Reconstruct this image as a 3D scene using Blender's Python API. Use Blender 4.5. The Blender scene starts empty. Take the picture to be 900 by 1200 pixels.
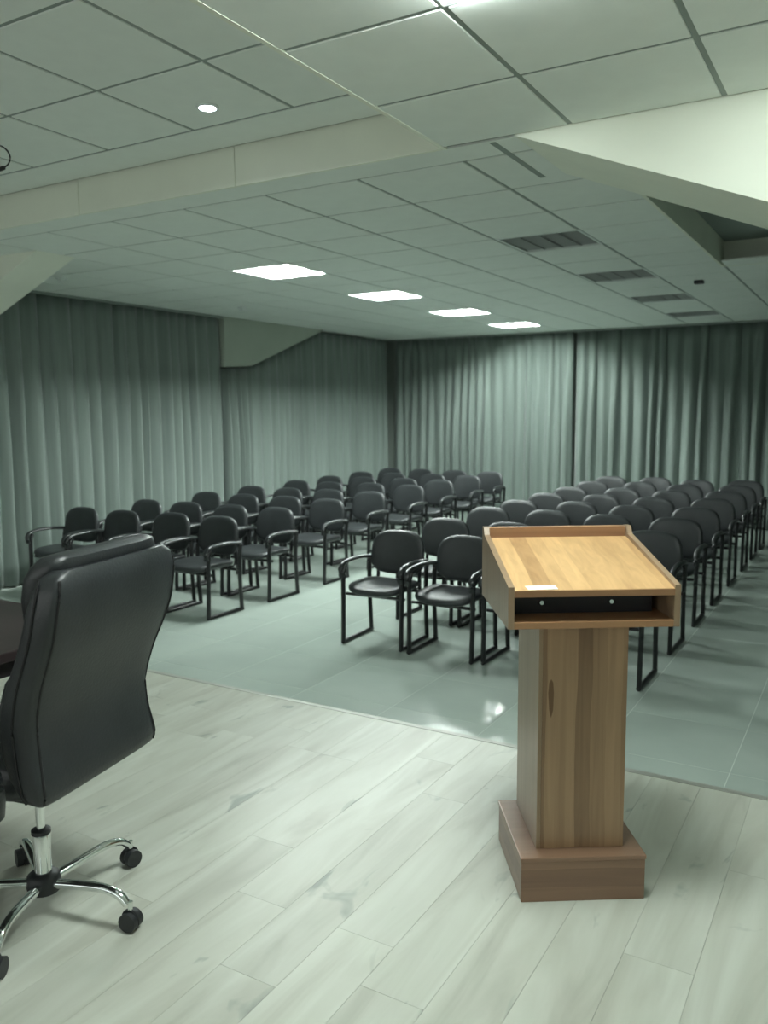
import bpy, bmesh, math, random
from mathutils import Vector, Matrix
random.seed(7)
sc = bpy.context.scene
COL = sc.collection
PI = math.pi

# ---------------------------------------------------------------- camera
cam_data = bpy.data.cameras.new('camera')
cam_data.sensor_fit = 'VERTICAL'; cam_data.sensor_height = 24.0; cam_data.sensor_width = 18.0
cam_data.lens = 24.0 * 982.09 / 1200.0
cam_data.clip_start = 0.05; cam_data.clip_end = 60
cam = bpy.data.objects.new('camera', cam_data); COL.objects.link(cam)
PITCH, ROLL, YAW = 0.120929, -0.0070116, 0.530187
F = Vector((-math.sin(YAW)*math.cos(PITCH), math.cos(YAW)*math.cos(PITCH), -math.sin(PITCH)))
R = F.cross(Vector((0, 0, 1))).normalized(); U = R.cross(F)
R2 = R*math.cos(ROLL) + U*math.sin(ROLL); U2 = -R*math.sin(ROLL) + U*math.cos(ROLL)
mw = Matrix((R2, U2, -F)).transposed().to_4x4(); mw.translation = Vector((0, 0, 1.68))
cam.matrix_world = mw
sc.camera = cam
cam_data.dof.use_dof = True; cam_data.dof.focus_distance = 2.9; cam_data.dof.aperture_fstop = 2.2

# ---------------------------------------------------------------- world, exposure
W = bpy.data.worlds.new('world'); sc.world = W; W.use_nodes = True
W.node_tree.nodes['Background'].inputs[0].default_value = (0.55, 0.68, 0.64, 1)
W.node_tree.nodes['Background'].inputs[1].default_value = 0.02
sc.view_settings.view_transform = 'Standard'; sc.view_settings.look = 'None'
sc.view_settings.exposure = 0.0; sc.view_settings.gamma = 1.0; sc.view_settings.use_curve_mapping = False
LAMP_COL = (0.90, 1.0, 0.955)
# added fill light; the window strip behind the camera is made up for it
_l = bpy.data.lights.new('added_rear_fill', 'AREA'); _l.shape = 'RECTANGLE'; _l.size = 7.6; _l.size_y = 1.5
_l.energy = 55; _l.color = (0.95, 1.0, 0.97)
_o = bpy.data.objects.new('added_rear_fill', _l); COL.objects.link(_o)
_o.location = (-2.9, -2.36, 1.75); _o.rotation_euler = (math.radians(90), 0, 0)
TUBE_HALL = 330.0       # emission strength of the tubes over the chairs
TUBE_STAGE = 225.0      # and over the platform
STAGE_Z = 0.15; CEIL = 2.865; RECESS = 3.06

# ================================================================ helpers
def srgb(r, g, b):
    f = lambda c: (c/255/12.92) if c/255 <= .04045 else ((c/255+.055)/1.055)**2.4
    return (f(r), f(g), f(b), 1)

class NT:
    def __init__(s, name):
        s.m = bpy.data.materials.new(name); s.m.use_nodes = True
        s.t = s.m.node_tree; s.b = s.t.nodes['Principled BSDF']
    def n(s, typ, **kw):
        o = s.t.nodes.new(typ)
        for k, v in kw.items():
            if k.startswith('i_'):
                key = k[2:]
                o.inputs[int(key) if key.isdigit() else key.replace('_', ' ')].default_value = v
            else: setattr(o, k, v)
        return o
    def l(s, a, b): s.t.links.new(a, b)

def ramp(nt, fac, stops):
    r = nt.n('ShaderNodeValToRGB'); e = r.color_ramp.elements
    while len(e) < len(stops): e.new(0.5)
    for el, (p, c) in zip(e, stops): el.position = p; el.color = c
    nt.l(fac, r.inputs[0]); return r.outputs[0]

def mat(name, col, rough=.5, metal=0, noise=0, nscale=20, bump=0, bscale=80, spec=.5, coat=0, coords='Object'):
    nt = NT(name); b = nt.b
    b.inputs['Base Color'].default_value = col; b.inputs['Roughness'].default_value = rough
    b.inputs['Metallic'].default_value = metal; b.inputs['Specular IOR Level'].default_value = spec
    b.inputs['Coat Weight'].default_value = coat
    tc = nt.n('ShaderNodeTexCoord')
    if noise:
        n = nt.n('ShaderNodeTexNoise', i_Scale=nscale, i_Detail=4.0); nt.l(tc.outputs[coords], n.inputs['Vector'])
        lo = tuple(c*(1-noise) for c in col[:3])+(1,); hi = tuple(min(1, c*(1+noise)) for c in col[:3])+(1,)
        nt.l(ramp(nt, n.outputs[0], [(.3, lo), (.7, hi)]), b.inputs['Base Color'])
    if bump:
        n = nt.n('ShaderNodeTexNoise', i_Scale=bscale, i_Detail=3.0); nt.l(tc.outputs[coords], n.inputs['Vector'])
        bp = nt.n('ShaderNodeBump', i_Strength=bump, i_Distance=.004); nt.l(n.outputs[0], bp.inputs['Height'])
        nt.l(bp.outputs[0], b.inputs['Normal'])
    return nt.m

def emit_mat(name, col, strength):
    nt = NT(name); nt.b.inputs['Base Color'].default_value = (.9, .9, .9, 1)
    nt.b.inputs['Emission Color'].default_value = tuple(col)+(1,)
    nt.b.inputs['Emission Strength'].default_value = strength
    return nt.m

def wood_mat(name, dark, light, axis, strip=.045, rough=.33, grain=1.0, offset=0.0):
    """laminated wood: strips of changing tone across `axis`-perpendicular direction, fine grain along `axis`"""
    nt = NT(name); b = nt.b
    tc = nt.n('ShaderNodeTexCoord'); sep = nt.n('ShaderNodeSeparateXYZ'); nt.l(tc.outputs['Object'], sep.inputs[0])
    along = {'x': 0, 'y': 1, 'z': 2}[axis]
    across = sep.outputs[0] if axis != 'x' else sep.outputs[2]
    # wobble + strip index
    nz = nt.n('ShaderNodeTexNoise', i_Scale=2.2, i_Detail=2.0); nt.l(tc.outputs['Object'], nz.inputs['Vector'])
    w = nt.n('ShaderNodeMath', operation='MULTIPLY_ADD', i_1=.03); nt.l(nz.outputs[0], w.inputs[0]); nt.l(across, w.inputs[2])
    d = nt.n('ShaderNodeMath', operation='DIVIDE', i_1=strip); nt.l(w.outputs[0], d.inputs[0])
    ad = nt.n('ShaderNodeMath', operation='ADD', i_1=offset); nt.l(d.outputs[0], ad.inputs[0])
    fl = nt.n('ShaderNodeMath', operation='FLOOR'); nt.l(ad.outputs[0], fl.inputs[0])
    wn = nt.n('ShaderNodeTexWhiteNoise', noise_dimensions='1D'); nt.l(fl.outputs[0], wn.inputs['W'])
    mp = nt.n('ShaderNodeMapping'); sc_ = [38, 38, 38]; sc_[along] = 1.6
    mp.inputs['Scale'].default_value = sc_; nt.l(tc.outputs['Object'], mp.inputs[0])
    g = nt.n('ShaderNodeTexNoise', i_Scale=1.0, i_Detail=5.0, i_Distortion=.6); nt.l(mp.outputs[0], g.inputs['Vector'])
    mx = nt.n('ShaderNodeMath', operation='MULTIPLY_ADD', i_1=.36); nt.l(wn.outputs[0], mx.inputs[0])
    gm = nt.n('ShaderNodeMath', operation='MULTIPLY', i_1=.62*grain); nt.l(g.outputs[0], gm.inputs[0]); nt.l(gm.outputs[0], mx.inputs[2])
    nt.l(ramp(nt, mx.outputs[0], [(.15, dark), (.8, light)]), b.inputs['Base Color'])
    b.inputs['Roughness'].default_value = rough; b.inputs['Specular IOR Level'].default_value = .5
    return nt.m

def obj(name, bm, material, parent=None, smooth=False):
    me = bpy.data.meshes.new(name)
    bmesh.ops.recalc_face_normals(bm, faces=bm.faces[:])
    bm.to_mesh(me); bm.free()
    if smooth:
        for p in me.polygons: p.use_smooth = True
    if material: me.materials.append(material)
    o = bpy.data.objects.new(name, me); COL.objects.link(o)
    if parent: o.parent = parent
    if smooth:
        me.set_sharp_from_angle(angle=math.radians(50))
    return o

def thing(name, label, cat, loc=(0, 0, 0), rz=0, group=None):
    o = bpy.data.objects.new(name, None); COL.objects.link(o); o.empty_display_size = .1
    o.location = loc; o.rotation_euler = (0, 0, rz); o['label'] = label; o['category'] = cat
    if group: o['group'] = group
    return o

def tag(o, label, cat, group=None):
    o['label'] = label; o['category'] = cat
    if group: o['group'] = group
    return o

def struct(name, bm, m, label=None):
    o = obj(name, bm, m); o['kind'] = 'structure'
    if label: o['label'] = label
    return o

def box(bm, x0, y0, z0, x1, y1, z1, bev=0):
    r = bmesh.ops.create_cube(bm, size=1)
    vs = r['verts']
    for v in vs:
        v.co = Vector(((x0+x1)/2+v.co.x*(x1-x0), (y0+y1)/2+v.co.y*(y1-y0), (z0+z1)/2+v.co.z*(z1-z0)))
    if bev:
        es = list({e for v in vs for e in v.link_edges})
        bmesh.ops.bevel(bm, geom=es, offset=bev, segments=2, affect='EDGES', profile=.6)
    return bm

def B(*a, **k): return box(bmesh.new(), *a, **k)

def prism(bm, pts, axis, a0, a1):
    """extrude polygon pts (2D) along axis between a0 and a1"""
    def P(p, a):
        return {'x': (a, p[0], p[1]), 'y': (p[0], a, p[1]), 'z': (p[0], p[1], a)}[axis]
    v0 = [bm.verts.new(P(p, a0)) for p in pts]; v1 = [bm.verts.new(P(p, a1)) for p in pts]
    bm.faces.new(v0); bm.faces.new(v1[::-1]); n = len(pts)
    for i in range(n): bm.faces.new((v0[i], v0[(i+1) % n], v1[(i+1) % n], v1[i]))
    return bm

def smooth_path(pts, n=5, closed=False):
    pts = [Vector(p) for p in pts]; out = []
    N = len(pts)
    for i in range(N-1):
        p0 = pts[max(i-1, 0)]; p1 = pts[i]; p2 = pts[i+1]; p3 = pts[min(i+2, N-1)]
        for k in range(n):
            t = k/n
            out.append(.5*((2*p1)+(-p0+p2)*t+(2*p0-5*p1+4*p2-p3)*t*t+(-p0+3*p1-3*p2+p3)*t**3))
    out.append(pts[-1]); return out

def tube(bm, pts, r, sides=8, flat=1.0, up=None, r_end=None):
    """sweep an (elliptic) section along pts; flat scales the section along `up`"""
    pts = [Vector(p) for p in pts]; rings = []
    ref = Vector(up) if up else Vector((0, 0, 1))
    for i, p in enumerate(pts):
        t = (pts[min(i+1, len(pts)-1)]-pts[max(i-1, 0)]).normalized()
        a = ref.cross(t)
        if a.length < .15: a = Vector((1, 0, 0)).cross(t)
        if a.length < .15: a = Vector((0, 1, 0)).cross(t)
        a.normalize(); b = t.cross(a)
        rr = r if r_end is None else r+(r_end-r)*i/(len(pts)-1)
        rings.append([bm.verts.new(p+a*math.cos(2*PI*k/sides)*rr+b*math.sin(2*PI*k/sides)*rr*flat) for k in range(sides)])
    for i in range(len(rings)-1):
        for k in range(sides):
            bm.faces.new((rings[i][k], rings[i][(k+1) % sides], rings[i+1][(k+1) % sides], rings[i+1][k]))
    bm.faces.new(rings[0]); bm.faces.new(rings[-1][::-1])
    return bm

def lathe(bm, prof, n=20, c=(0, 0, 0)):
    c = Vector(c); rings = []
    for r, z in prof:
        rings.append([bm.verts.new(c+Vector((r*math.cos(2*PI*k/n), r*math.sin(2*PI*k/n), z))) for k in range(n)])
    for i in range(len(rings)-1):
        for k in range(n):
            bm.faces.new((rings[i][k], rings[i][(k+1) % n], rings[i+1][(k+1) % n], rings[i+1][k]))
    bm.faces.new(rings[0]); bm.faces.new(rings[-1][::-1]); return bm

def superell(w, h, e, n, taper=0):
    out = []
    for k in range(n):
        a = 2*PI*k/n; c, s = math.cos(a), math.sin(a)
        x = math.copysign(abs(c)**(2/e), c)*w/2; y = math.copysign(abs(s)**(2/e), s)*h/2
        out.append((x*(1-taper*(y/h+.5)), y))
    return out

def pad(bm, outline, t, place, bulge=.01, edge=.85):
    """cushion: outline in (u,v), thickness t along w; place maps (u,v,w) to 3-D"""
    layers = [(.5, -t/2-bulge*.8), (edge-.08, -t/2-bulge*.3), (edge+.06, -t/2), (.985, -t/4), (1, 0), (.985, t/4), (edge+.06, t/2), (edge-.08, t/2+bulge*.3), (.5, t/2+bulge*.8)]
    n = len(outline); rings = []
    for s, w in layers: rings.append([bm.verts.new(place(u*s, v*s, w)) for u, v in outline])
    for i in range(len(rings)-1):
        for k in range(n):
            bm.faces.new((rings[i][k], rings[i][(k+1) % n], rings[i+1][(k+1) % n], rings[i+1][k]))
    for ring, w, rev in ((rings[0], -t/2-bulge, 1), (rings[-1], t/2+bulge, 0)):
        c = bm.verts.new(place(0, 0, w))
        for k in range(n):
            f = (ring[k], ring[(k+1) % n], c); bm.faces.new(f[::-1] if rev else f)
    return bm

def copy_tree(o, parent=None):
    c = o.copy(); COL.objects.link(c)
    if parent: c.parent = parent
    for ch in list(o.children): copy_tree(ch, c)
    return c

# ================================================================ materials
M = {}
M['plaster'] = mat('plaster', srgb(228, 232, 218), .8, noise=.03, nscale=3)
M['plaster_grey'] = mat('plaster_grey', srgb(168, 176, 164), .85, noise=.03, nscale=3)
M['tile_c'] = mat('ceiling_tile', srgb(226, 232, 226), .85, noise=.02, nscale=9, bump=.08, bscale=160)
M['grid_c'] = mat('ceiling_grid', srgb(140, 150, 144), .7)
M['wall'] = mat('wall_paint', srgb(150, 160, 152), .8)
M['black_frame'] = mat('black_frame_paint', (.012, .013, .014, 1), .32, bump=.05)
M['black_pad'] = mat('black_vinyl', (.030, .034, .036, 1), .42, noise=.15, nscale=7, bump=.12, bscale=260)
M['arm_pad'] = mat('armrest_plastic', (.02, .023, .024, 1), .30)
M['leather'] = mat('black_leather', (.026, .029, .031, 1), .40, noise=.2, nscale=6, bump=.25, bscale=120)
M['seam'] = mat('dark_seam', (.008, .008, .009, 1), .6)
M['chrome'] = mat('chrome', (.82, .85, .84, 1), .10, metal=1)
M['alu'] = mat('edge_strip_metal', (.33, .34, .30, 1), .5, metal=.3)
M['rubber'] = mat('black_rubber', (.02, .022, .024, 1), .5)
M['desk'] = mat('dark_brown_veneer', srgb(52, 42, 44), .35, noise=.25, nscale=5)
M['desk_dark'] = mat('black_brown_board', srgb(34, 30, 34), .5)
M['glint_white'] = mat('white_glint', (.9, .92, .9, 1), .4)  # plain white for the painted lamp reflection on the lectern
M['dark_void'] = mat('dark_lining', srgb(30, 26, 32), .35)
M['wood_column'] = wood_mat('walnut_veneer_upright', srgb(116, 90, 68), srgb(174, 142, 110), 'z', .048)
M['wood_top_lit'] = wood_mat('walnut_veneer_top_lit', srgb(150, 114, 78), srgb(214, 176, 126), 'y', .055, rough=.3, offset=3.3)  # lighter than the column: lamp light on the top is put into the colour
M['wood_edge'] = wood_mat('walnut_veneer_edge', srgb(120, 86, 62), srgb(168, 128, 92), 'x', .06)
M['wood_side'] = wood_mat('walnut_veneer_side', srgb(124, 102, 82), srgb(164, 140, 112), 'z', .09)
M['wood_base'] = wood_mat('walnut_veneer_base', srgb(110, 84, 68), srgb(152, 120, 98), 'x', .06)
M['tube_hall'] = emit_mat('lit_tube_hall', LAMP_COL, TUBE_HALL)
M['tube_stage'] = emit_mat('lit_tube_stage', LAMP_COL, TUBE_STAGE)
M['tube_off'] = mat('unlit_tube', (.75, .78, .76, 1), .3)
M['spot'] = emit_mat('lit_spot', (.80, .85, 1.0), 30)
M['reflector'] = mat('aluminium_reflector', (.78, .8, .8, 1), .25, metal=.9)
M['reflector_off'] = mat('grey_reflector', (.42, .46, .44, 1), .45, metal=.6)
M['cable'] = mat('black_cable', (.02, .02, .02, 1), .5)
M['white_plastic'] = mat('white_plastic', (.7, .75, .72, 1), .4)

def curtain_mat():
    nt = NT('grey_green_curtain'); b = nt.b
    tc = nt.n('ShaderNodeTexCoord')
    mp = nt.n('ShaderNodeMapping'); mp.inputs['Scale'].default_value = (9, 9, .35); nt.l(tc.outputs['Object'], mp.inputs[0])
    n = nt.n('ShaderNodeTexNoise', i_Scale=1.0, i_Detail=4.0); nt.l(mp.outputs[0], n.inputs['Vector'])
    nt.l(ramp(nt, n.outputs[0], [(.3, srgb(98, 109, 104)), (.7, srgb(122, 134, 128))]), b.inputs['Base Color'])
    b.inputs['Roughness'].default_value = .75; b.inputs['Sheen Weight'].default_value = .25
    n2 = nt.n('ShaderNodeTexNoise', i_Scale=300.0); nt.l(tc.outputs['Object'], n2.inputs['Vector'])
    bp = nt.n('ShaderNodeBump', i_Strength=.15, i_Distance=.002); nt.l(n2.outputs[0], bp.inputs['Height']); nt.l(bp.outputs[0], b.inputs['Normal'])
    return nt.m
M['curtain'] = curtain_mat()

def floor_tile_mat():
    nt = NT('glossy_grey_floor_tile'); b = nt.b
    geo = nt.n('ShaderNodeNewGeometry'); oi = nt.n('ShaderNodeObjectInfo')
    n = nt.n('ShaderNodeTexNoise', i_Scale=1.6, i_Detail=4.0); nt.l(geo.outputs['Position'], n.inputs['Vector'])
    c = ramp(nt, n.outputs[0], [(.3, srgb(166, 178, 170)), (.7, srgb(178, 189, 181))])
    hs = nt.n('ShaderNodeHueSaturation'); nt.l(c, hs.inputs['Color'])
    mm = nt.n('ShaderNodeMath', operation='MULTIPLY_ADD', i_1=.08, i_2=.96); nt.l(oi.outputs['Random'], mm.inputs[0]); nt.l(mm.outputs[0], hs.inputs['Value'])
    nt.l(hs.outputs[0], b.inputs['Base Color'])
    b.inputs['Roughness'].default_value = .16; b.inputs['Specular IOR Level'].default_value = .55
    n2 = nt.n('ShaderNodeTexNoise', i_Scale=2.0, i_Detail=2.0); nt.l(geo.outputs['Position'], n2.inputs['Vector'])
    bp = nt.n('ShaderNodeBump', i_Strength=.05, i_Distance=.02); nt.l(n2.outputs[0], bp.inputs['Height']); nt.l(bp.outputs[0], b.inputs['Normal'])
    return nt.m
M['floor_tile'] = floor_tile_mat()
M['grout'] = mat('pale_grout', srgb(196, 206, 198), .6)

def plank_mat():
    nt = NT('bleached_wood_laminate'); b = nt.b
    geo = nt.n('ShaderNodeNewGeometry'); oi = nt.n('ShaderNodeObjectInfo')
    off = nt.n('ShaderNodeMath', operation='MULTIPLY', i_1=37.0); nt.l(oi.outputs['Random'], off.inputs[0])
    cmb = nt.n('ShaderNodeCombineXYZ'); nt.l(off.outputs[0], cmb.inputs[2])
    add = nt.n('ShaderNodeVectorMath', operation='ADD'); nt.l(geo.outputs['Position'], add.inputs[0]); nt.l(cmb.outputs[0], add.inputs[1])
    mp = nt.n('ShaderNodeMapping'); mp.inputs['Scale'].default_value = (9, 1.3, 1); nt.l(add.outputs[0], mp.inputs[0])
    n = nt.n('ShaderNodeTexNoise', i_Scale=1.0, i_Detail=6.0, i_Distortion=.8); nt.l(mp.outputs[0], n.inputs['Vector'])
    c = ramp(nt, n.outputs[0], [(.25, srgb(166, 166, 154)), (.45, srgb(182, 184, 172)), (.7, srgb(196, 199, 188))])
    # knots: soft grey figures
    mp2 = nt.n('ShaderNodeMapping'); mp2.inputs['Scale'].default_value = (7, 3, 1); nt.l(add.outputs[0], mp2.inputs[0])
    k = nt.n('ShaderNodeTexNoise', i_Scale=1.0, i_Detail=3.0, i_Distortion=1.2); nt.l(mp2.outputs[0], k.inputs['Vector'])
    kf = ramp(nt, k.outputs[0], [(.64, (0, 0, 0, 1)), (.74, (.75, .75, .75, 1))])
    mix = nt.n('ShaderNodeMix', data_type='RGBA'); mix.inputs[7].default_value = srgb(132, 140, 132)
    nt.l(kf, mix.inputs[0]); nt.l(c, mix.inputs[6])
    hs = nt.n('ShaderNodeHueSaturation'); nt.l(mix.outputs[2], hs.inputs['Color'])
    mm = nt.n('ShaderNodeMath', operation='MULTIPLY_ADD', i_1=.09, i_2=.95); nt.l(oi.outputs['Random'], mm.inputs[0]); nt.l(mm.outputs[0], hs.inputs['Value'])
    nt.l(hs.outputs[0], b.inputs['Base Color'])
    b.inputs['Roughness'].default_value = .40; b.inputs['Specular IOR Level'].default_value = .32
    bp = nt.n('ShaderNodeBump', i_Strength=.12, i_Distance=.004); nt.l(n.outputs[0], bp.inputs['Height']); nt.l(bp.outputs[0], b.inputs['Normal'])
    return nt.m
M['plank'] = plank_mat()
M['plank_core'] = mat('plank_core', srgb(128, 128, 116), .8)

# ================================================================ setting
XL, XR, YF, YB = -7.45, 1.60, -2.4, 12.75     # walls
EDGE = 3.48                                    # front edge of the platform
BEAM = 3.56
# --- tiled floor of the hall
floor = struct('floor', B(XL, YF, -.12, XR, YB, -.0006), M['grout'], 'grey glossy tiled hall floor with pale joints')
def shared_piece(name, mesh_obj_list, me, parent, loc):
    o = bpy.data.objects.new(name, me); COL.objects.link(o); o.parent = parent; o.location = loc; return o
bm = B(-.2985, -.2985, -.008, .2985, .2985, 0)
tm = bpy.data.meshes.new('floor_tile'); bm.to_mesh(tm); bm.free(); tm.materials.append(M['floor_tile'])
xs = [-.5-.6*k for k in range(-3, 12)]
ys = [3.40+.6*k for k in range(0, 16)]
for x in xs:
    for y in ys:
        x0, x1 = max(x, XL), min(x+.6, XR)
        y1 = min(y+.6, YB)
        if x1-x0 < .05 or y1-y < .05: continue
        o = shared_piece('floor_tile', None, tm, floor, ((x0+x1)/2, (y+y1)/2, 0))
        o.scale = ((x1-x0)/.6, (y1-y)/.6, 1)

# --- raised platform with laminate planks
plat = struct('platform', B(XL, YF, .0005, XR, EDGE-.012, STAGE_Z-.009), M['plank_core'], 'low platform floored with bleached laminate planks')
PW, PL = .192, 1.21
bm = B(-PW/2+.0003, -PL/2+.0003, -.008, PW/2-.0003, PL/2-.0003, 0)
bmesh.ops.bevel(bm, geom=[e for e in bm.edges if all(v.co.z > -.001 for v in e.verts)], offset=.0004, segments=1, affect='EDGES')
pm = bpy.data.meshes.new('plank'); bm.to_mesh(pm); bm.free(); pm.materials.append(M['plank'])
i = 0; x = XL
while x < XR-.01:
    w = min(PW, XR-x)
    y = EDGE-.03 - random.choice([.25, .5, .75, 1.0, .4])*PL
    segs = [(y, EDGE-.03)]
    while y > YF:
        segs.append((max(y-PL, YF), y)); y -= PL
    for y0, y1 in segs:
        if y1-y0 < .06: continue
        if y1 < -.4: continue
        o = shared_piece('plank', None, pm, plat, (x+w/2, (y0+y1)/2, STAGE_Z))
        o.scale = (w/PW, (y1-y0)/PL, 1)
    x += PW
# rear part of the platform behind the camera, same laminate
rear = obj('laminate_floor', B(XL, YF, STAGE_Z-.0085, XR, -.42, STAGE_Z-.0012), M['plank'], plat)
bm = B(XL, EDGE-.03, STAGE_Z-.02, XR, EDGE+.004, STAGE_Z+.0015, bev=.001)
box(bm, XL, EDGE-.004, .001, XR, EDGE+.004, STAGE_Z-.01)
obj('edge_strip', bm, M['alu'], plat)

# --- walls
struct('wall_left', B(XL-.1, YF, 0, XL, YB, 3.2), M['wall'])
struct('wall_back', B(XL-.1, YB, 0, XR+.1, YB+.1, 3.2), M['wall'])
struct('wall_right', B(XR, YF, 0, XR+.1, YB, 3.2), M['wall'])
bm = B(XL-.1, YF-.1, 0, XR+.1, YF, .98)
box(bm, XL-.1, YF-.1, 2.52, XR+.1, YF, 3.2); box(bm, XL-.1, YF-.1, .98, -6.72, YF, 2.52); box(bm, .92, YF-.1, .98, XR+.1, YF, 2.52)
struct('wall_front', bm, M['wall'])
bm = bmesh.new()  # unseen window frame, added to go with the rear fill light
for k in range(7):
    xw = -6.72+k*(7.64-.05)/6; box(bm, xw, YF-.07, .98, xw+.05, YF-.03, 2.52)
box(bm, -6.72, YF-.0695, .98, .92, YF-.0305, 1.02); box(bm, -6.72, YF-.0695, 2.48, .92, YF-.0305, 2.52)
struct('added_window_1', bm, M['white_plastic'], 'added window strip behind the camera, unseen, made up for the fill light')

# --- ceiling: upper slab, lowered fields, tiles
ceiling = struct('ceiling', B(XL, YF, 3.16, XR, YB, 3.26), M['plaster'], 'suspended ceiling of square white tiles')
GX = [-1.17-.602*k for k in range(-5, 12)]
TH = .022
def tile_mesh():
    bm = B(-.289, -.289, -.010, .289, .289, .006, bev=.003)
    me = bpy.data.meshes.new('ceiling_tile'); bm.to_mesh(me); bm.free(); me.materials.append(M['tile_c']); return me
ctm = tile_mesh()
lights_hall = [(-4.481, y) for y in (5.9, 7.7, 9.5, 11.3)]
lights_off = [(-2.073, y) for y in (5.9, 7.7, 9.5, 11.3)]
lights_stage = [(-.869, 2.06)]
lights_recess = []
holes = lights_hall+lights_off+lights_stage+lights_recess
RX0, RX1, RY0, RY1 = -1.18, XR, 4.27, 7.66       # right-hand recess
def grid_slab(bm, x0, x1, y0, y1, z):
    """rails of the ceiling grid (cells left open where a troffer sits)"""
    box(bm, x0, y0, z, x1, y1, z+.02)
def lay_tiles(x0, x1, ystart, y1, z, skip=lambda x, y: False, ystep=.6):
    y = ystart
    while y < y1-.06:
        ye = min(y+.6, y1)
        gx = sorted({x0, x1} | {g for g in GX if x0+.05 < g < x1-.05})
        for a, b_ in zip(gx[:-1], gx[1:]):
            cx, cy = (a+b_)/2, (y+ye)/2
            if skip(cx, cy): continue
            o = shared_piece('ceiling_tile', None, ctm, ceiling, (cx, cy, z))
            o.scale = (((b_-a)-TH)/.578, ((ye-y)-TH)/.578, 1)
        y += .6
def is_hole(x, y): return any(abs(x-a) < .25 and abs(y-b) < .25 for a, b in holes)
def slab_with_holes(bm, xa, xb, ya, yb, z, hs):
    """backing sheet split around square openings"""
    ycuts = sorted({ya, yb} | {v for h in hs for v in (h[1]-.3, h[1]+.3)})
    for y0, y1 in zip(ycuts[:-1], ycuts[1:]):
        inside = sorted([h for h in hs if abs(h[1]-(y0+y1)/2) < .3])
        x = xa
        for h in inside:
            box(bm, x, y0, z, h[0]-.301, y1, z+.015); x = h[0]+.301
        box(bm, x, y0, z, xb, y1, z+.015)
bm = bmesh.new()
hall_h = lights_hall+lights_off
FY0 = 3.80                                      # first tile line of the hall field
slab_with_holes(bm, XL, RX0-.02, BEAM+.023, YB, CEIL-.005, hall_h)
box(bm, RX0-.0199, RY1+.0201, CEIL-.005, XR, YB, CEIL+.010)
slab_with_holes(bm, GX[6]+.019, XR, YF, BEAM-.003, CEIL-.005, lights_stage)
slab_with_holes(bm, XL, GX[6]-.003, YF, BEAM-.003, RECESS-.005, lights_recess)
box(bm, RX0+.001, RY0-.05, RECESS-.005, XR, RY1-.001, RECESS+.01)
g = obj('ceiling_grid', bm, M['grid_c'], ceiling)
skip_far = lambda x, y: is_hole(x, y) or (x > RX0 and y < RY1)
lay_tiles(XL, XR, FY0, YB, CEIL, skip_far)
lay_tiles(GX[6], XR, BEAM-.6*5, BEAM, CEIL, is_hole)
lay_tiles(XL, GX[6], BEAM-.30-.6*5, BEAM-.30, RECESS, is_hole)
# plain border strips next to the beam line
bm = B(XL, BEAM-.30+.011, RECESS-.01, GX[6]-.02, BEAM-.02, RECESS-.002)
box(bm, XL, BEAM+.0225, CEIL-.010, RX0-.242, FY0-.011, CEIL)
obj('border_strip', bm, M['tile_c'], ceiling)
# field behind the camera
bm = B(GX[6]+.02, YF, CEIL-.008, XR, BEAM-3.02, CEIL); box(bm, XL, YF, RECESS-.008, GX[6]-.02, BEAM-3.32, RECESS)
obj('rear_ceiling_field', bm, M['tile_c'], ceiling)
# faces of the step: recess over the left of the platform
fx = [GX[6]-1.204*k for k in range(0, 6)]
for a, b_ in zip(fx[1:], fx[:-1]):
    a = max(a, XL)
    if b_-a < .05: continue
    obj('beam_panel', B(a+.006, BEAM, CEIL-.012, b_-.006, BEAM+.02, RECESS), M['plaster'], ceiling)
bm = B(XL, BEAM+.006, CEIL-.008, GX[6], BEAM+.022, RECESS)
box(bm, GX[6]-.002, YF, CEIL-.012, GX[6]+.018, BEAM+.022, RECESS)
obj('recess_edge', bm, M['plaster'], ceiling)
bm = B(RX0-.02, RY0-.05, CEIL-.012, RX0, RY1, RECESS); box(bm, RX0-.02, RY1, CEIL-.012, XR, RY1+.02, RECESS)
obj('recess_edge', bm, M['plaster'], ceiling)
# dark joint beside the grid line at the sloping beam
obj('open_joint', B(-1.555, 3.60, CEIL-.0115, -1.525, 4.26, CEIL-.0095), M['grid_c'], ceiling)
# sloping plaster beam at the right (falls towards the right wall)
sl = .40
x0b = -1.42
prism_pts = [(x0b, CEIL-.002), (XR, CEIL-.002), (XR, CEIL-sl*(XR-x0b)), (x0b, CEIL-.012)]
o = struct('beam_right', prism(bmesh.new(), prism_pts, 'y', BEAM-.002, RY0-.02), M['plaster'], 'sloping plaster beam under the ceiling at upper right')
# its twin at the left, over the first curtain
x1b = -5.36
pts = [(x1b, CEIL-.012), (x1b, CEIL-.002), (XL, CEIL-.002), (XL, CEIL-sl*(x1b-XL))]
struct('beam_left', prism(bmesh.new(), pts, 'y', 4.16, 4.5), M['plaster'], 'sloping plaster beam end at the left edge, above the first curtain')
# wedge between first and second left curtain
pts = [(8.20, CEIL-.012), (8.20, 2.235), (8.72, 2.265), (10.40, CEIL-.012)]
struct('beam_wedge', prism(bmesh.new(), pts, 'x', XL, -7.10), M['plaster_grey'], 'plaster bulkhead with sloping lower edge above the second left curtain')

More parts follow.
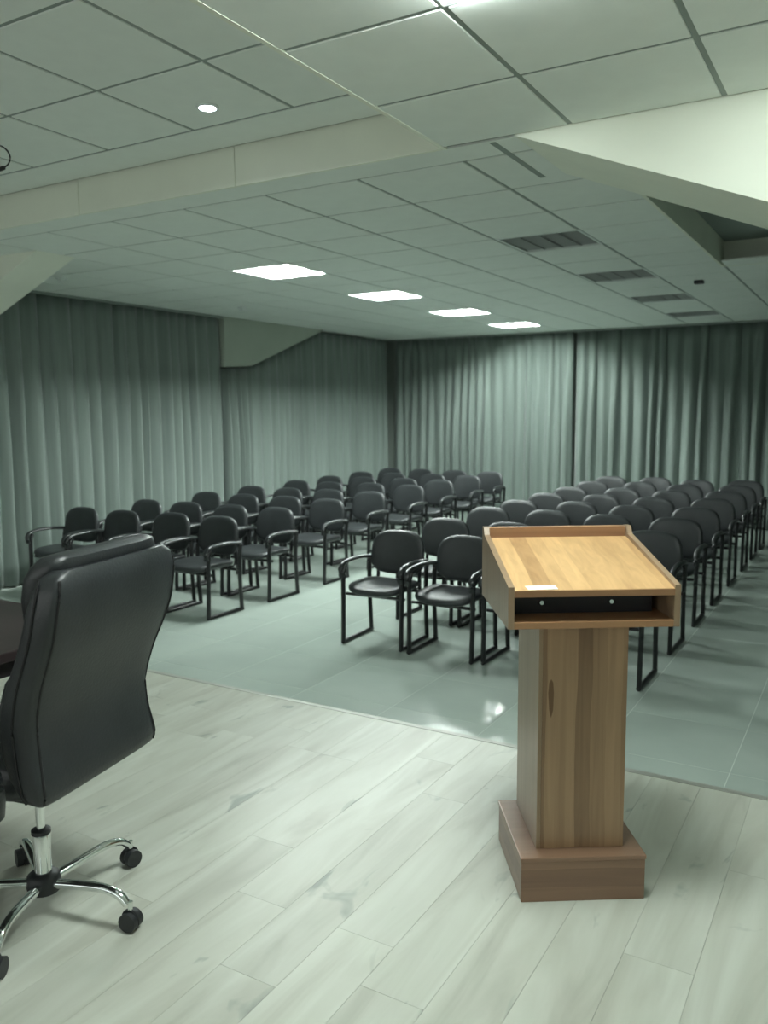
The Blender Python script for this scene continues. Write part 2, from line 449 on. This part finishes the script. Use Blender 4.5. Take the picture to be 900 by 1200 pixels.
# --- curtains
def curtain(name, p0, p1, nrm, z0, topfn, pleat, amp, seed, label):
    rnd = random.Random(seed); p0 = Vector(p0); p1 = Vector(p1); L = (p1-p0).length; nrm = Vector(nrm)
    # individual pleat widths, depths
    s = 0; cuts = []
    while s < L:
        w = pleat*rnd.uniform(.72, 1.3); cuts.append((s, w, rnd.uniform(.6, 1.15), rnd.uniform(-.02, .02))); s += w
    k = L/s; cols = []
    for s0, w, a, drift in cuts:
        for j in range(8): cols.append(((s0+w*j/8)*k, j/8, a, drift))
    cols.append((L, 0, 1, 0)); rows = 14; bm = bmesh.new(); V = []
    for s_, ph, a, drift in cols:
        col = []; t = s_/L; p = p0.lerp(p1, t); zt = topfn(p)
        for r in range(rows+1):
            f = r/rows; z = z0+(zt-z0)*f
            h = 1-f
            am = amp*a*(.45+.55*min(1, h*2.2))
            wv = .5-.5*math.cos(2*PI*ph)
            wv = wv**.75 + .12*math.sin(4*PI*ph)*h
            side = drift*h + .012*math.sin(5*h+7*a)
            q = p+(p1-p0).normalized()*side*(1 if 0 < t < 1 else 0)+nrm*(am*wv+.012*math.sin(s_*1.7+seed)*h)
            col.append(bm.verts.new((q.x, q.y, z)))
        V.append(col)
    for i in range(len(V)-1):
        for r in range(rows): bm.faces.new((V[i][r], V[i+1][r], V[i+1][r+1], V[i][r+1]))
    bmesh.ops.recalc_face_normals(bm, faces=bm.faces[:])
    o = obj(name, bm, M['curtain'], smooth=True)
    md = o.modifiers.new('cloth_thickness', 'SOLIDIFY'); md.thickness = .004; md.offset = 0
    tag(o, label, 'curtain', 'grey pleated curtains around the hall')
    return o
flat = lambda z: (lambda p: z)
def under_wedge(p):
    y = p.y
    if y < 8.72: z = 2.235+(2.265-2.235)*(y-8.2)/.52
    elif y < 10.4: z = 2.265+(CEIL-.012-2.265)*(y-8.72)/1.68
    else: z = CEIL-.012
    return z-.02
ZC = CEIL-.035
curtain('curtain', (-7.17, 2.6, 0), (-7.17, 8.18, 0), (1, 0, 0), .02, flat(ZC), .165, .085, 3, 'nearest left wall curtain, wide grey pleated, left of the plaster bulkhead')
curtain('curtain', (-7.24, 8.26, 0), (-7.20, 8.70, 0), (1, 0, 0), .02, under_wedge, .125, .11, 5, 'narrow bunched curtain with deep dark folds below the plaster bulkhead')
curtain('curtain', (-7.22, 8.72, 0), (-7.22, 12.44, 0), (1, 0, 0), .02, under_wedge, .17, .06, 8, 'far left wall curtain whose top follows the sloping bulkhead')
curtain('curtain', (-7.14, 12.57, 0), (-4.02, 12.57, 0), (0, -1, 0), .02, flat(ZC), .17, .075, 12, 'left back wall curtain, brightly lit under the last lamp')
curtain('curtain', (-3.98, 12.60, 0), (1.55, 12.60, 0), (0, -1, 0), .02, flat(ZC), .175, .095, 17, 'right back wall curtain in deeper folds, right of the dark gap')
for n_, a in enumerate([(-7.26, 2.6, -7.10, 8.19), (-7.3, 12.50, XR, 12.66)]):
    struct('trim_%d' % (n_+1), B(a[0], a[1], CEIL-.034, a[2], a[3], CEIL-.012), M['grid_c'], 'curtain track under the ceiling')

# ================================================================ ceiling lights
def troffer(name, lit, label, group):
    t = thing(name, label, 'ceiling light', group=group)
    bm = bmesh.new()
    for a in (B,):
        pass
    h = .298; tz = -.010 if lit == 'tube_stage' else .034
    box(bm, -h, -h, -.010, h, -h+.018, .075); box(bm, -h, h-.018, -.010, h, h, .075)
    box(bm, -h, -h+.018, -.008, -h+.018, h-.018, .075); box(bm, h-.018, -h+.018, -.008, h, h-.018, .075)
    box(bm, -h+.018, -h+.018, .068, h-.018, h-.018, .075)
    obj('housing', bm, M['white_plastic'], t)
    w = (2*h-.036)/4
    for k in range(4):
        cx = -h+.018+w*(k+.5); bm = bmesh.new()
        prof = [(-w/2+.004, -.004), (-w/2+.012, .03), (-w/2+.035, .058), (w/2-.035, .058), (w/2-.012, .03), (w/2-.004, -.004)]
        v0 = [bm.verts.new((cx+u, -h+.02, z)) for u, z in prof]; v1 = [bm.verts.new((cx+u, h-.02, z)) for u, z in prof]
        for i in range(len(prof)-1): bm.faces.new((v0[i], v0[i+1], v1[i+1], v1[i]))
        bmesh.ops.solidify(bm, geom=bm.faces[:], thickness=.001)
        obj('reflector', bm, M['reflector'] if lit else M['reflector_off'], t)
        obj('tube', tube(bmesh.new(), [(cx, -h+.025, tz), (cx, h-.025, tz)], .018, 6), M[lit] if lit else M['tube_off'], t)
    bm = bmesh.new()
    if not lit:
        for j in range(1, 10):
            yy = -h+2*h*j/10
            box(bm, -h+.02, yy-.001, -.004, h-.02, yy+.001, .02)
        obj('louvre', bm, M['reflector_off'], t)
    else: bm.free()
    return t
names4 = ['nearest of the four lit ceiling panels, above the aisle side of left block',
          'second nearest of the four lit ceiling panels over the hall',
          'third nearest of the four lit ceiling panels over the hall',
          'farthest lit ceiling panel, close to the back curtain']
offs4 = ['nearest switched-off ceiling panel, with one faint pale stripe', 'second nearest switched-off ceiling panel in the dark row',
         'third nearest switched-off ceiling panel in the dark row', 'farthest switched-off ceiling panel, near the right back curtain']
proto_on = troffer('ceiling_light', 'tube_hall', names4[0], 'lit square ceiling panels')
proto_off = troffer('ceiling_light', None, offs4[0], 'switched-off square ceiling panels')
for i, (x, y) in enumerate(lights_hall):
    o = proto_on if i == 0 else copy_tree(proto_on)
    o.location = (x, y, CEIL); o['label'] = names4[i]
for i, (x, y) in enumerate(lights_off):
    o = proto_off if i == 0 else copy_tree(proto_off)
    o.location = (x, y, CEIL); o['label'] = offs4[i]
ps = troffer('ceiling_light', 'tube_stage', 'lit ceiling panel over the platform at the top edge', 'lit square ceiling panels over the platform')
st_l = ['lit ceiling panel over the platform, just at the top edge of the view', 'lit panel in the raised ceiling above the swivel chair, beyond the top edge', 'lit panel in the raised ceiling at the far left, beyond the top edge']
for i, (x, y) in enumerate(lights_stage+lights_recess):
    o = ps if i == 0 else copy_tree(ps)
    o.location = (x, y, CEIL if i == 0 else RECESS); o['label'] = st_l[i]
# small round spot in the recess
t = thing('downlight', 'small round lit spotlight in the raised ceiling, upper left', 'ceiling light', (-2.694, 3.042, RECESS-.010))
obj('ring', lathe(bmesh.new(), [(.052, -.001), (.052, -.006), (.040, -.010), (.036, -.002)], 24), M['white_plastic'], t, True)
obj('lens', lathe(bmesh.new(), [(.036, -.002), (.034, -.008), (.015, -.011)], 24), M['spot'], t, True)
# smoke detectors
for (x, y), lb in zip([(-6.25, 5.09), (-6.31, 7.61)], ['round white detector on the ceiling over the first left curtain', 'round white detector on the ceiling just before the plaster bulkhead']):
    t = thing('smoke_detector', lb, 'detector', (x, y, CEIL-.010), group='ceiling detectors')
    obj('base', lathe(bmesh.new(), [(.055, 0), (.055, -.012), (.05, -.016)], 20), M['white_plastic'], t, True)
    obj('sensor', lathe(bmesh.new(), [(.034, -.016), (.03, -.035), (.02, -.04)], 20), M['white_plastic'], t, True)
t = thing('ceiling_sensor', 'small dark square sensor on the ceiling beside the dark lamp row', 'sensor', (-1.50, 8.375, CEIL-.010))
obj('body', B(-.04, -.04, -.03, .04, .04, 0, bev=.005), M['rubber'], t)
# hanging cable
t = thing('hanging_cable', 'thin black cable looping down from the ceiling at the left edge', 'cable', (-4.20, 2.88, RECESS-.010))
pts = [(-4.20, RECESS-.012), (-4.10, 3.045), (-4.01, 3.045), (-3.947, 3.035), (-3.896, 3.005), (-3.874, 2.965), (-3.897, 2.935), (-3.939, 2.925)]
obj('wire', tube(bmesh.new(), smooth_path([(a+4.20, 0, b-(RECESS-.010)) for a, b in pts]), .004, 6), M['cable'], t, True)
obj('plug', tube(bmesh.new(), [(-3.93+4.2, 0, 2.925-3.05), (-3.96+4.2, 0, 2.922-3.05), (-4.0+4.2, 0, 2.926-3.05)], .011, 8), M['cable'], t, True)
obj('ceiling_hook', B(-.02, -.02, -.012, .02, .02, 0, bev=.003), M['white_plastic'], t)

# ================================================================ visitor chairs
def make_chair():
    t = thing('visitor_chair', 'x', 'chair')
    # seat: rounded front, slightly dished
    def ps(u, v, w): return (u, v-.02, .405+w+.10*max(0, -v-.12)*-1+.02*abs(u/.24)**2)
    obj('seat', pad(bmesh.new(), superell(.45, .45, 3.6, 26), .05, ps, .008), M['black_pad'], t, True)
    def pb(u, v, w):
        return (u, .205+w+(v+.16)*.12-.035*abs(u/.235)**2, .625+v)
    obj('backrest', pad(bmesh.new(), superell(.465, .33, 3.2, 28, .10), .045, pb, .008), M['black_pad'], t, True)
    for s in (-1, 1):
        obj('leg', tube(bmesh.new(), smooth_path([(s*.236, -.205, .012), (s*.238, -.195, .30), (s*.240, -.190, .50), (s*.240, -.165, .565)], 3), .020, 8, .8), M['black_frame'], t, True)
        obj('leg', tube(bmesh.new(), smooth_path([(s*.236, .205, .012), (s*.238, .185, .30), (s*.240, .19, .50), (s*.238, .20, .565)], 3), .020, 8, .8), M['black_frame'], t, True)
        obj('floor_rail', tube(bmesh.new(), [(s*.236, -.215, .0155), (s*.236, .215, .0155)], .016, 8, .95), M['black_frame'], t, True)
        arm = smooth_path([(s*.240, -.215, .49), (s*.241, -.225, .545), (s*.242, -.185, .585), (s*.242, -.08, .60), (s*.241, .06, .598), (s*.236, .17, .585), (s*.215, .225, .58)], 4)
        obj('armrest', tube(bmesh.new(), arm, .0225, 10, .66), M['arm_pad'], t, True)
        obj('back_upright', tube(bmesh.new(), smooth_path([(s*.17, .10, .375), (s*.175, .19, .385), (s*.175, .208, .44), (s*.172, .215, .60)], 3), .014, 6, .5, up=(0, 1, 0)), M['black_frame'], t, True)
    obj('crossbar', tube(bmesh.new(), [(-.238, -.15, .36), (.238, -.15, .36)], .012, 8), M['black_frame'], t, True)
    obj('crossbar', tube(bmesh.new(), [(-.238, .15, .36), (.238, .15, .36)], .012, 8), M['black_frame'], t, True)
    return t
chair0 = make_chair()
K = 1.0407
YC = [5.18, 5.96, 6.81, 7.66, 8.52, 9.36, 10.18, 10.97]
meas = dict(
 A=[(-4.66, 5.23), (-4.57, 5.95), (-4.57, 6.77), (-4.64, 7.6), (-4.62, 8.47), (-4.63, 9.25), (-4.6, 10.05), (-4.58, 10.77)],
 B=[(-5.16, 5.23), (-5.08, 5.95), (-5.09, 6.79), (-5.15, 7.6), (-5.18, 8.5), (-5.16, 9.3), (-5.17, 10.1), (-5.15, 10.8)],
 C=[(-5.66, 5.16), (-5.62, 5.93), (-5.60, 6.77), (-5.65, 7.55), (-5.68, 8.4), (-5.72, 9.2), (-5.74, 10.0), (-5.70, 10.8)],
 D=[(-6.18, 5.16), (-6.13, 5.92), (-6.12, 6.78), (-6.16, 7.55), (-6.19, 8.44), (-6.22, 9.19), (-6.25, 10.0), (-6.25, 10.8)],
 a=[(-2.94, 5.20), (-2.94, 5.97), (-2.95, 6.82), (-2.88, 7.48), (-2.86, 8.25), (-2.84, 9.0), (-2.86, 9.85), (-2.88, 10.68)],
 b=[(-2.40, 5.18), (-2.40, 5.96), (-2.39, 6.83), (-2.37, 7.59), (-2.34, 8.33), (-2.32, 9.13), (-2.34, 9.97), (-2.35, 10.75)],
 c=[(-1.87, 5.20), (-1.86, 5.98), (-1.86, 6.76), (-1.84, 7.5), (-1.82, 8.3), (-1.80, 9.08), (-1.82, 9.85), (-1.82, 10.55)],
 d=[(-1.34, 5.18), (-1.33, 6.0), (-1.33, 6.81), (-1.32, 7.6), (-1.31, 8.45), (-1.30, 9.25), (-1.30, 10.0), (-1.29, 10.72)])
ordn = ['front', 'second', 'third', 'fourth', 'fifth', 'sixth', 'seventh', 'last']
lcol = {'A': 'on the aisle', 'B': 'second from the aisle', 'C': 'third from the aisle', 'D': 'next to the left curtain'}
rcol = {'a': 'on the aisle', 'b': 'second from the aisle', 'c': 'third from the aisle', 'd': 'at the far right end'}
first = True
rj = random.Random(4)
for key, lst in meas.items():
    mx = sum(p[0] for p in lst)/len(lst)
    for i, (X, Y) in enumerate(lst):
        o = chair0 if first else copy_tree(chair0); first = False
        left = key in lcol
        X = mx+(X-mx)*.35
        o.location = (X*K, (Y*K-.235), 0)
        o.rotation_euler = (0, 0, math.radians(rj.uniform(-1.5, 1.5)))
        row = 'front row' if i == 0 else ('last row' if i == 7 else ordn[i]+' row')
        o['label'] = 'black padded armchair in %s of the %s block, %s' % (row, 'left' if left else 'right', (lcol if left else rcol)[key])
        o['group'] = 'black armchairs in the %s block' % ('left' if left else 'right')

# ================================================================ lectern
LT = thing('lectern', 'wooden lectern with sloping top on a square column, at right front', 'lectern', (-.878, 2.327, STAGE_Z), math.radians(32.8))
obj('base', B(0, 0, 0, .39, .39, .132, bev=.002), M['wood_base'], LT)
obj('base_lid', B(-.003, -.003, .1325, .393, .393, .146, bev=.0025), M['wood_base'], LT)
CX0, CX1, CY0, CY1 = .058, .336, .055, .365
bm = B(CX0+.012, CY0, .1465, CX1-.0, CY0+.016, .885, bev=.001)
obj('column_front', bm, M['wood_column'], LT)
obj('column_side', B(CX0, CY0, .1465, CX0+.0118, CY1, .885, bev=.001), M['wood_side'], LT)
obj('column_side', B(CX1-.012, CY0+.0165, .1465, CX1, CY1, .885), M['wood_side'], LT)
obj('column_back', B(CX0+.012, CY1-.016, .1465, CX1-.0125, CY1, .885), M['wood_side'], LT)
# inlaid grain figure on the column face: slim dark flame of the veneer
nt = mat('dark_grain_flame', srgb(112, 84, 58), .4)
bm = bmesh.new()
fl = [(.088, .655), (.092, .60), (.098, .575), (.104, .60), (.106, .655), (.103, .69), (.097, .70), (.091, .69)]
prism(bm, fl, 'y', CY0-.0004, CY0+.001); obj('grain_flame', bm, nt, LT)
# head box
bx0, bx1, by0, by1, bz0 = -.060, .452, -.05, .43, .888
fz, rz_ = 1.004, 1.098           # panel top at the front / rear
def ptop(y): return fz+(rz_-fz)*(y-by0)/(by1-by0)
side = [(by0, bz0), (by1, bz0), (by1, 1.128), (by1-.028, 1.128), (by1-.045, ptop(by1-.045)+.014), (by0, fz+.010)]
for x in (bx0, bx1-.018):
    obj('side_panel', prism(bmesh.new(), side, 'x', x, x+.018), M['wood_side'], LT)
obj('bottom_panel', B(bx0+.0182, by0, bz0, bx1-.0182, by1-.0005, bz0+.020, bev=.001), M['wood_edge'], LT)
pts = [(by0, fz-.018), (by1-.030, ptop(by1-.03)-.018), (by1-.030, ptop(by1-.03)), (by0+.002, fz)]
obj('top_panel', prism(bmesh.new(), pts, 'x', bx0+.0182, bx1-.0182), M['wood_top_lit'], LT)
obj('back_ledge', B(bx0+.0182, by1-.0295, bz0+.0205, bx1-.0182, by1-.001, 1.127, bev=.002), M['wood_edge'], LT)
obj('front_edge', prism(bmesh.new(), [(by0-.003, fz-.020), (by0-.0002, fz-.020), (by0-.0002, fz), (by0-.003, fz-.001)], 'x', bx0+.0182, bx1-.0182), M['wood_edge'], LT)
dr = obj('inner_drawer', B(bx0+.03, by0+.11, bz0+.0205, bx1-.045, by0+.25, fz-.0195), M['dark_void'], LT)
for kx in (.058, .272):
    obj('knob', tube(bmesh.new(), [(kx, by0+.08, .948), (kx, by0+.1098, .942)], .0065, 10), M['chrome'], dr, True)
sl_ = math.atan2(rz_-fz, by1-by0)
bm = bmesh.new()  # white patch modelled in place of a lamp's reflection on the glossy top
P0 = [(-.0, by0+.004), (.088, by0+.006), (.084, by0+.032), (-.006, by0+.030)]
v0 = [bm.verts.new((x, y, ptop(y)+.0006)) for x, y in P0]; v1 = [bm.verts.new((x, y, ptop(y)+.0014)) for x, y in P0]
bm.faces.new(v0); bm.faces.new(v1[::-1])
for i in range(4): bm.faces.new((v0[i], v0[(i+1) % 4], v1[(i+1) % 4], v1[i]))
o = obj('painted_glint', bm, M['glint_white'], LT); o['label'] = 'small white painted lamp reflection on the front edge of the sloping top'

# ================================================================ desk at the left edge
DT = thing('desk', 'dark brown desk beside the swivel chair at the left edge', 'desk', (-3.3, 1.2, STAGE_Z))
def D(x0, y0, z0, x1, y1, z1, bev=0): return B(x0+3.3, y0-1.2, z0, x1+3.3, y1-1.2, z1, bev=bev)
obj('desktop', D(-4.3, .35, .715, -2.42, 2.17, .75, .004), M['desk'], DT)
obj('apron', D(-4.2, .45, .655, -2.46, 2.12, .7145), M['desk_dark'], DT)
for x0, x1, y0, y1 in ((-4.22, -4.16, .45, .51), (-4.22, -4.16, 2.06, 2.12), (-3.46, -3.40, 2.06, 2.12), (-3.46, -3.40, .45, .51)):
    obj('leg', D(x0, y0, 0, x1, y1, .6545, .002), M['desk_dark'], DT)

# ================================================================ swivel chair
SC = thing('swivel_chair', 'high-backed black leather swivel chair with chrome five-star base', 'chair', (-2.145, 1.565, STAGE_Z), math.radians(11))
# local frame: +x = rear of the chair, y = sideways
def leg_dir(a): return Vector((math.cos(a), math.sin(a), 0))
obj('hub', lathe(bmesh.new(), [(.030, .060), (.048, .066), (.052, .085), (.048, .115), (.034, .125)], 20), M['rubber'], SC, True)
obj('gas_cylinder', lathe(bmesh.new(), [(.026, .12), (.026, .245), (.024, .25)], 20), M['chrome'], SC, True)
obj('cylinder_collar', lathe(bmesh.new(), [(.029, .2505), (.029, .262), (.02, .266)], 20), M['rubber'], SC, True)
obj('piston', lathe(bmesh.new(), [(.013, .262), (.013, .415)], 16), M['chrome'], SC, True)
obj('tilt_plate', B(-.16, -.12, .405, .07, .12, .445, bev=.008), M['rubber'], SC)
for k in range(5):
    a = math.radians(11-11+72*k); d = leg_dir(a)
    pts = smooth_path([d*.040+Vector((0, 0, .092)), d*.13+Vector((0, 0, .104)), d*.22+Vector((0, 0, .112)), d*.275+Vector((0, 0, .102)), d*.305+Vector((0, 0, .078))], 5)
    lg = obj('leg', tube(bmesh.new(), pts, .017, 10, .85, r_end=.014), M['chrome'], SC, True)
    c = d*.315
    cs = obj('caster', tube(bmesh.new(), [c+Vector((0, 0, .062)), c+Vector((0, 0, .088))], .008, 8), M['chrome'], SC, True)
    side = Vector((-d.y, d.x, 0))
    hood = bmesh.new()
    for s in (-1, 1):
        p = c+side*s*.0125+Vector((0, 0, .029))
        obj('wheel', tube(bmesh.new(), [p-side*.010, p-side*.008, p+side*.008, p+side*.010], .0285, 16), M['rubber'], cs, True)
    hp = [c+d*.028*math.cos(u)+Vector((0, 0, .030+.032*math.sin(u))) for u in [PI*j/8 for j in range(9)]]
    tube(hood, hp, .004, 6, flat=1); tube(hood, [c+Vector((0, 0, .028)), c+Vector((0, 0, .06))], .005, 6)
    obj('hood', hood, M['rubber'], cs, True)
# seat cushion
def sp(u, v, w): return (u-.02, v, .522+w-.18*max(0, -u-.17))
obj('seat', pad(bmesh.new(), superell(.44, .49, 4.2, 36), .11, sp, .02, .86), M['leather'], SC, True)
# backrest: loft of rounded sections
zs = [.475, .49, .515, .555, .61, .68, .74, .81, .88, .95, 1.02, 1.07, 1.105, 1.125]
rear = [.235, .256, .262, .256, .246, .240, .250, .272, .303, .330, .345, .352, .348, .335]
thk = [.05, .085, .11, .13, .145, .150, .145, .135, .128, .125, .120, .11, .09, .05]
wid = [.47, .51, .53, .535, .53, .53, .54, .55, .56, .565, .56, .545, .52, .46]
def loft(bm, secs, n=32, e=5.0):
    rings = []
    for z, b0, b1, w in secs:
        ring = []
        for u, v in superell(1, 1, e, n):
            ring.append(bm.verts.new(((b0+b1)/2+u*(b1-b0), v*w, z)))
        rings.append(ring)
    for i in range(len(rings)-1):
        for k in range(n): bm.faces.new((rings[i][k], rings[i][(k+1) % n], rings[i+1][(k+1) % n], rings[i+1][k]))
    bm.faces.new(rings[0]); bm.faces.new(rings[-1][::-1]); return bm
obj('backrest', loft(bmesh.new(), [(z, r-t, r, w) for z, r, t, w in zip(zs, rear, thk, wid)]), M['leather'], SC, True)
for s in (-1, 1):
    for off in (.012, .070):
        path = [(r-min(off, t*.75), s*(w/2)*(1-min(.999, abs((min(off, t*.75)-t/2)/(t/2)))**5)**.2, z) for z, r, t, w in zip(zs[1:-1], rear[1:-1], thk[1:-1], wid[1:-1])]
        obj('piping', tube(bmesh.new(), smooth_path(path, 3), .004, 6), M['seam'], SC, True)
# head cushion rolled over the top and lumbar cushion at the front
def hc(z, r, t, w): return (z, r-t, r, w)
obj('head_cushion', loft(bmesh.new(), [hc(.93, .235, .05, .40), hc(.97, .25, .085, .45), hc(1.04, .27, .105, .475), hc(1.10, .30, .125, .48), hc(1.13, .325, .13, .47), hc(1.152, .322, .10, .44), hc(1.16, .305, .05, .40)], e=3.2), M['leather'], SC, True)
obj('lumbar_cushion', loft(bmesh.new(), [hc(.56, .15, .05, .38), hc(.60, .135, .07, .43), hc(.70, .125, .075, .44), hc(.80, .16, .075, .44), hc(.87, .20, .055, .42), hc(.91, .23, .04, .38)], e=3.2), M['leather'], SC, True)
for s in (-1, 1):
    pts = smooth_path([(.10, s*.275, .45), (.135, s*.305, .53), (.13, s*.315, .61), (.07, s*.318, .665), (-.04, s*.315, .675), (-.13, s*.312, .665), (-.195, s*.308, .62), (-.19, s*.30, .53), (-.14, s*.275, .45)], 5)
    ar = obj('armrest', tube(bmesh.new(), pts, .028, 12, .8), M['leather'], SC, True)
    obj('arm_pad', tube(bmesh.new(), smooth_path([(.10, s*.316, .672), (.03, s*.318, .70), (-.08, s*.316, .705), (-.17, s*.312, .675)], 4), .038, 12, .6), M['leather'], ar, True)
